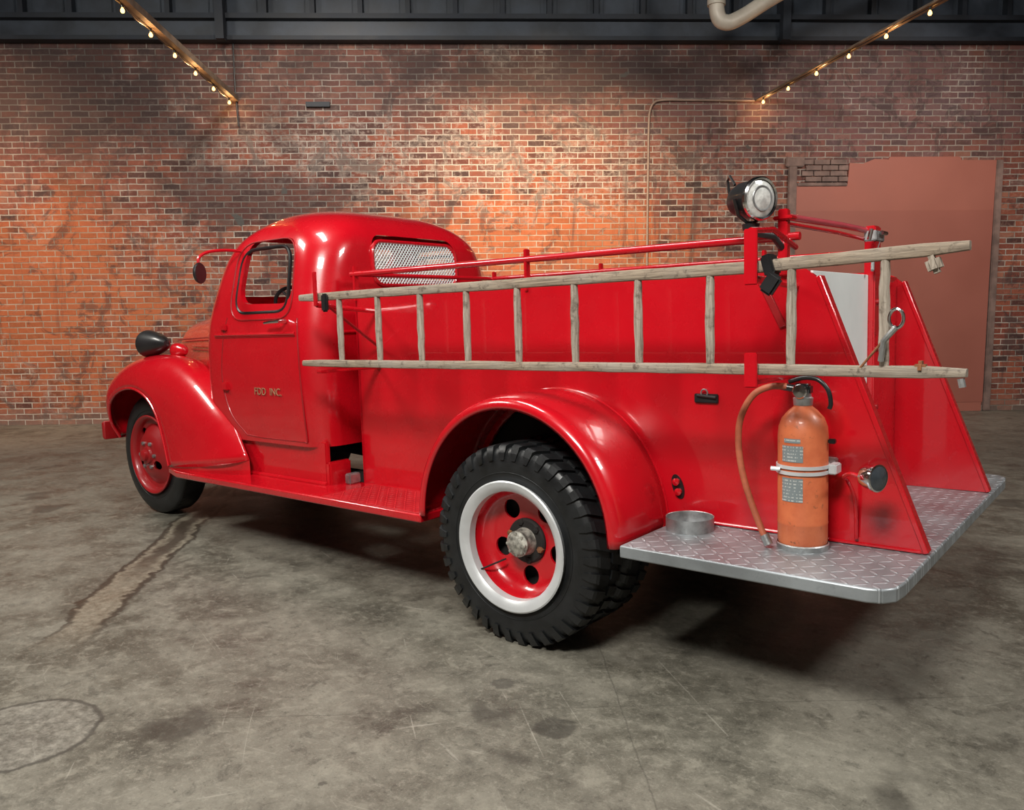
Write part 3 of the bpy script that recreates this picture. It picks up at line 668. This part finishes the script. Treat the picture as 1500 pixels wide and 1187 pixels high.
# ------------------------------------------------------------------ LADDER
lad=empty('wooden_ladder',TR)
def rail(name,x0,x1,z,y,h,t,bend=0.):
    n=26;V=[];F=[];rnd=random.Random(name)
    for i in range(n+1):
        u=i/n;x=x0+(x1-x0)*u;k=1.0
        if u>.985:k=.65
        if u<.015:k=.8
        hh=h*k*(1+.03*rnd.uniform(-1,1));zz=z+rnd.uniform(-.0012,.0012)+bend*max(0,(u-.75)/.25)**1.5
        for (dy,dz) in rrect(-t/2,t/2,-hh/2,hh/2,min(t,hh)*.28,2): V.append((x,y+dy,zz+dz))
    m=len(V)//(n+1)
    for i in range(n):
        for k in range(m):F.append((i*m+k,i*m+(k+1)%m,(i+1)*m+(k+1)%m,(i+1)*m+k))
    F.append(tuple(range(m))[::-1]);F.append(tuple(n*m+k for k in range(m)))
    return mk(name,V,F,WOOD,lad)
rail('rail_upper',1.37,-1.67,1.517,.960,.040,.032,.022)
rail('rail_lower',1.37,-1.67,1.184,.960,.036,.032,-.004)
for i in range(10):
    x=1.0709-i*.2797
    pts=[(x+random.uniform(-.002,.002),.960,1.184+(1.517-1.184)*k/8) for k in range(9)]
    tube('rung_%d'%(i+1),pts,[.0135,.0145,.0155,.016,.0165,.016,.0155,.0145,.0135],RWOOD,lad,10)
tube('end_latch_ring',[(-1.49+.020*cos(a),1.0,1.340+.028*sin(a)) for a in [2*pi*i/20 for i in range(20)]],.005,CHROME,lad,8,True)
tube('end_latch_bar',[(-1.49,1.0,1.315),(-1.455,.995,1.275),(-1.445,.985,1.215)],.009,STEEL,lad,8)
tube('end_latch_cord',[(-1.46,.99,1.285),(-1.41,.98,1.225),(-1.38,.97,1.19)],.004,RUST,lad,8)
box('end_wrap',(-1.60,.940,1.465),(-1.56,.985,1.518),RWOOD,lad,.012,Matrix.Rotation(radians(20),4,'Y'))
box('lower_iron',(-1.565,.942,1.178),(-1.535,.983,1.215),RUST,lad,.010)
tube('lower_eye',[(-1.655,.965,1.165),(-1.66,.965,1.14)],.010,STEEL,lad,8)
# ------------------------------------------------------------------ EXTINGUISHER
ex=empty('fire_extinguisher',TR);EC=Vector((-1.118,.712,.533))
lathe('base_cup',[(0,.0001),(0,.088),(.018,.090),(.022,.086)],EC,STEEL,ex,'Z',48)
lathe('cylinder',[(.01,.0001),(.01,.080),(.03,.0845),(.09,.085),(.095,.0865),(.10,.085),(.40,.085),(.435,.082),(.465,.071),(.49,.050),(.505,.032),(.52,.028),(.525,.0001)],EC,EXT,ex,'Z',56)
lathe('valve_collar',[(.51,.032),(.535,.034),(.54,.028),(.565,.026),(.57,.0001)],EC,STEEL,ex,'Z',28)
lathe('pressure_gauge',[(0,.024),(.012,.026),(.016,.022),(.017,.0001)],EC+Vector((0,.025,.560)),CHROME,ex,'Y',24)
box('valve_body',EC+Vector((-.03,-.02,.545)),EC+Vector((.03,.02,.585)),BLACK,ex,.008)
tube('valve_lever',cr([EC+Vector((.05,0,.59)),EC+Vector((0,0,.605)),EC+Vector((-.05,0,.60)),EC+Vector((-.085,0,.565)),EC+Vector((-.095,0,.52)),EC+Vector((-.09,0,.50))],5),.008,BLACK,ex,10)
tube('hose_swivel',[EC+Vector((.01,.01,.565)),EC+Vector((.07,.02,.575))],.013,BLACK,ex,10)
tube('hose',cr([EC+Vector(p) for p in ((.05,.02,.575),(.11,.03,.573),(.168,.04,.54),(.208,.05,.46),(.215,.055,.37),(.20,.06,.27),(.168,.065,.17),(.13,.07,.08),(.105,.075,.03))],6),.012,HOSE,ex,12)
tube('hose_nozzle',[EC+Vector((.11,.075,.045)),EC+Vector((.092,.078,.012))],.016,STEEL,ex,12)
for z in (.278,.298): lathe('strap_%d'%int(z*1000),[(z-.006,.086),(z-.006,.090),(z+.006,.090),(z+.006,.086)],EC,SILV,ex,'Z',48,True)
box('strap_bracket',EC+Vector((-.085,-.123,.262)),EC+Vector((.085,-.088,.312)),SILV,ex,.004)
box('strap_side_clip',EC+Vector((-.115,-.06,.270)),EC+Vector((-.085,.0,.306)),SILV,ex,.004)
tube('strap_bolt',[EC+Vector((.055,.07,.288)),EC+Vector((.085,.080,.290))],.008,SILV,ex,8)
box('hose_clip',EC+Vector((-.110,-.02,.378)),EC+Vector((-.086,0,.395)),BLACK,ex,.003)
for nm,z0,z1,a0,a1 in (('label_upper',.318,.375,58,110),('label_lower',.178,.262,58,110),('label_small',.385,.400,64,104)):
    V=[];F=[]
    for i in range(13):
        a=radians(a0+(a1-a0)*i/12)
        V+=[EC+Vector((.0863*cos(a),.0863*sin(a),z0)),EC+Vector((.0863*cos(a),.0863*sin(a),z1))]
    F=[(2*i,2*i+2,2*i+3,2*i+1) for i in range(12)]
    mk(nm,V,F,LABEL,ex,True,40,False)
rg=empty('metal_ring_holder',TR)
lathe('ring_band',[(.0,.088),(.05,.090),(.052,.093),(.0,.093)],(-.672,.70,.533),STEEL,rg,'Z',48,True)
# ------------------------------------------------------------------ ROOM (local frame: X=s along wall, Y into wall)
wn=radians(-48.7794);n_=Vector((cos(wn),sin(wn),0));cam0=Vector((-2.0977,3.5731,0));W0=cam0+n_*10.7583
RM=Matrix.Translation(W0)@Matrix.Rotation(atan2(-cos(wn),sin(wn)),4,'Z')
def room(o): o.matrix_world=RM@o.matrix_world;return o
def rbox(name,lo,hi,mat,bev=.0): return room(box(name,lo,hi,mat,None,bev))
def wall(name,M,w,h,mat,hole=None):
    ob=prism(name,[(-w/2,0),(w/2,0),(w/2,h),(-w/2,h)],'Y',0,.3,mat,None,0,False);ob.matrix_world=M;return ob
SL,SR,YB=-10.5,10.5,-15.
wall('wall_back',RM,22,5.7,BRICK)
wall('wall_left',RM@Matrix.Translation((SL,-7.5,0))@Matrix.Rotation(pi/2,4,'Z'),15.6,5.7,BRICK2)
wall('wall_right',RM@Matrix.Translation((SR,-7.5,0))@Matrix.Rotation(-pi/2,4,'Z'),15.6,5.7,BRICK2)
wall('wall_front',RM@Matrix.Translation((0,YB,0))@Matrix.Rotation(pi,4,'Z'),22,5.7,PLAST)
fl=prism('floor',[tuple((RM@Vector(p))[:2]) for p in ((-10.8,-15.3,0),(10.8,-15.3,0),(10.8,.3,0),(-10.8,.3,0))],'Z',-.2,0,FLOOR,None,0,False)
rbox('ceiling',(-10.8,-15.3,5.6),(10.8,.3,5.8),CEIL)
rbox('trim_1',(-10.4,-.16,4.75),(10.4,-.002,4.80),CEIL)
rbox('trim_2',(-10.4,-.10,4.80),(10.4,-.002,4.99),CEIL2)
rbox('trim_3',(-10.4,-.20,4.99),(10.4,-.002,5.05),CEIL)
rbox('trim_4',(-10.4,-.03,5.05),(10.4,-.002,5.58),CEIL2)
parts=[]
x=-10.2
while x<10.3:
    parts.append(box('r',(x-.03,-.14,5.0),(x+.03,-.02,5.58),CEIL,None,0));parts.append(box('r',(x+.10,-.05,5.08),(x+.48,-.03,5.5),CEIL2,None,.01));x+=.585
room(join('ceiling_panel_ribs',parts))
parts=[box('p',(xx-.05,-.3,4.72),(xx+.05,-.17,5.6),CEIL,None,0) for xx in (-3.1,3.85)]
room(join('ceiling_struts',parts))
def ubeam(name,x0,x1,z):
    L=-8.5
    a=Vector((x0,-.02,z));b=Vector((x1,L,z))
    d=(b-a).normalized();r=Vector((d.y,-d.x,0))
    def slab(w0,w1,z0,z1):
        P=[a+r*w0,a+r*w1,b+r*w1,b+r*w0];vv=[p+Vector((0,0,z0)) for p in P]+[p+Vector((0,0,z1)) for p in P]
        return mk('s',vv,[(0,1,2,3),(7,6,5,4),(0,1,5,4),(1,2,6,5),(2,3,7,6),(3,0,4,7)],BEAMW,None,False)
    o=[slab(-.045,.045,.0,.012),slab(-.045,-.035,.012,.065)]
    return room(join(name,o))
ubeam('ceiling_beam',-3.03,-2.95,4.05);ubeam('ceiling_beam.001',3.60,4.75,4.05)
sl=empty('string_lights');idx=0
for (x0,x1) in ((-3.03,-2.95),(3.60,4.75)):
    cord=[]
    for k in range(12):
        y=-.2-.62*k;xx=x0+(x1-x0)*(-y/8.5)
        p=RM@Vector((xx-.02,y,3.995));idx+=1
        lathe('bulb_%d'%idx,[(-.024,.0001),(-.021,.011),(-.010,.018),(.004,.017),(.014,.010),(.024,.007)],p,BULB,sl,'Z',14)
        lathe('socket_%d'%idx,[(.022,.0001),(.022,.011),(.048,.010),(.049,.0001)],p,BLACK,sl,'Z',12)
        q0=RM@Vector((xx-.02,y,4.042));q1=RM@Vector((xx-.02,y-.31,4.02));cord+=[q0,q1]
        if k in (0,2,4):
            ld=bpy.data.lights.new('bulb_light','POINT');ld.energy=3.2;ld.color=(1,.52,.20);ld.shadow_soft_size=.03
            lo=bpy.data.objects.new('bulb_light_%d'%idx,ld);scene.collection.objects.link(lo);lo.parent=sl;lo.location=p+Vector((0,0,-.05))
    tube('cord_%d'%(1 if x0<0 else 2),cr(cord,4),.005,BLACK,sl,6)
cd=cr([(3.55,-.03,4.05),(2.7,-.03,4.06),(2.38,-.03,4.06),(2.26,-.03,4.03),(2.205,-.03,3.93),(2.19,-.03,3.75),(2.185,-.03,3.2),(2.18,-.03,2.2),(2.18,-.03,1.2)],6)
room(tube('wall_conduit',cd,.014,CONDM,None,8))
room(tube('wall_conduit.001',[(-3.02,-.03,4.74),(-3.02,-.03,4.2),(-3.0,-.03,3.75)],.009,BLACK,None,8))
room(tube('duct_pipe',cr([(2.62,-1.5,5.59),(2.62,-1.5,5.0),(2.63,-1.5,4.62),(2.72,-1.5,4.515),(2.90,-1.5,4.57),(3.4,-1.5,4.86),(4.4,-1.5,5.3)],6),.082,DUCT,None,20))
room(lathe('duct_collar',[(-.03,.084),(-.03,.098),(.03,.098),(.03,.084)],(2.62,-1.5,4.72),DUCT,None,'Z',24,True))
rbox('junction_box',(-2.15,-.05,3.98),(-1.85,-.002,4.04),CEIL,.004)
dpoly=[(4.13,0),(6.74,0),(6.77,3.30),(6.30,3.30),(6.28,3.345),(5.35,3.345),(5.33,3.31),(5.15,3.32),(5.0,3.26),(4.82,3.27),(4.80,2.98),(4.13,2.98)]
room(prism('door_1',dpoly,'Y',-.03,-.002,SALM,None,0,False))
rbox('door_2',(4.14,-.034,.12),(6.755,-.0305,2.66),SALM2,.002)
rbox('trim_5',(6.77,-.05,0),(6.86,-.002,3.30),CEM,.01)
rbox('trim_6',(4.02,-.045,0),(4.13,-.002,3.26),CEM,.01)
rbox('trim_7',(4.13,-.04,2.97),(4.80,-.002,3.02),CEM,.01)
rbox('trim_8',(3.98,-.05,3.22),(4.22,-.002,3.34),CEM,.01)
parts=[]
for j in range(4):
    x=4.25-(.11 if j%2 else 0)
    while x<4.80:
        x1=min(x+.205,4.81-.05*(j%2));parts.append(box('b',(max(x,4.2),-.028,3.035+.072*j),(x1,-.002,3.097+.072*j),CEM,None,.004));x+=.217
room(join('trim_9',parts))
# ------------------------------------------------------------------ LIGHTS
def area(name,loc,tgt,size,sizey,e,col):
    l=bpy.data.lights.new(name,'AREA');l.shape='RECTANGLE';l.size=size;l.size_y=sizey;l.energy=e;l.color=col
    o=bpy.data.objects.new(name,l);scene.collection.objects.link(o);o.location=loc;o.rotation_euler=(Vector(tgt)-Vector(loc)).to_track_quat('-Z','Y').to_euler();return o
area('ceiling_light_key',(-1.6,5.3,5.25),(.4,.5,.6),1.8,1.0,470,(1,.97,.91))
area('ceiling_light_over',(1.6,1.6,5.4),(1.4,1.2,0),2.2,.6,120,(1,.98,.93))
area('ceiling_light_left',(5.2,4.0,5.4),(3.6,1.8,0),2.,1.0,230,(1,.96,.88))
area('rear_fill_light',(-5.0,-.6,5.3),(-1.6,0,.8),1.6,1.0,190,(1,.97,.93))  # unseen fill lamp added to brighten the truck's rear panels
def spot(name,loc,tgt,e,col,ang,bl=.9,sz=.15):
    l=bpy.data.lights.new(name,'SPOT');l.energy=e;l.color=col;l.spot_size=radians(ang);l.spot_blend=bl;l.shadow_soft_size=sz
    o=bpy.data.objects.new(name,l);scene.collection.objects.link(o);a=RM@Vector(loc);b=RM@Vector(tgt);o.location=a;o.rotation_euler=(b-a).to_track_quat('-Z','Y').to_euler();return o
spot('wall_wash_1',(.8,-3.8,5.3),(.8,0,2.1),1750,(1,.74,.47),68,1.)
spot('wall_wash_2',(-6.2,-3.4,5.3),(-6.2,0,1.8),850,(1,.71,.48),78,1.)
spot('wall_wash_3',(5.6,-3.6,5.3),(5.4,0,2.0),430,(1,.86,.76),86,1.)
spot('wall_wash_4',(-1.8,-3.4,5.3),(-1.8,0,2.6),420,(1,.88,.76),90,1.)
w=bpy.data.worlds.new('w');scene.world=w;w.use_nodes=True;w.node_tree.nodes['Background'].inputs[0].default_value=(.5,.55,.6,1);w.node_tree.nodes['Background'].inputs[1].default_value=.3
# ------------------------------------------------------------------ CAMERA
y=radians(-50.9199);p=radians(-6.546);r=radians(-.6051)
d=Vector((cos(y)*cos(p),sin(y)*cos(p),sin(p)));rt=d.cross(Vector((0,0,1))).normalized();up=rt.cross(d)
rt2=rt*cos(r)+up*sin(r);up2=-rt*sin(r)+up*cos(r)
cm=bpy.data.cameras.new('camera');cm.sensor_fit='HORIZONTAL';cm.sensor_width=36;cm.lens=1198.37*36/1500;cm.clip_end=100
co=bpy.data.objects.new('camera',cm);scene.collection.objects.link(co)
co.matrix_world=Matrix(((rt2.x,up2.x,-d.x,-2.0977),(rt2.y,up2.y,-d.y,3.5731),(rt2.z,up2.z,-d.z,1.4031),(0,0,0,1)))
scene.camera=co
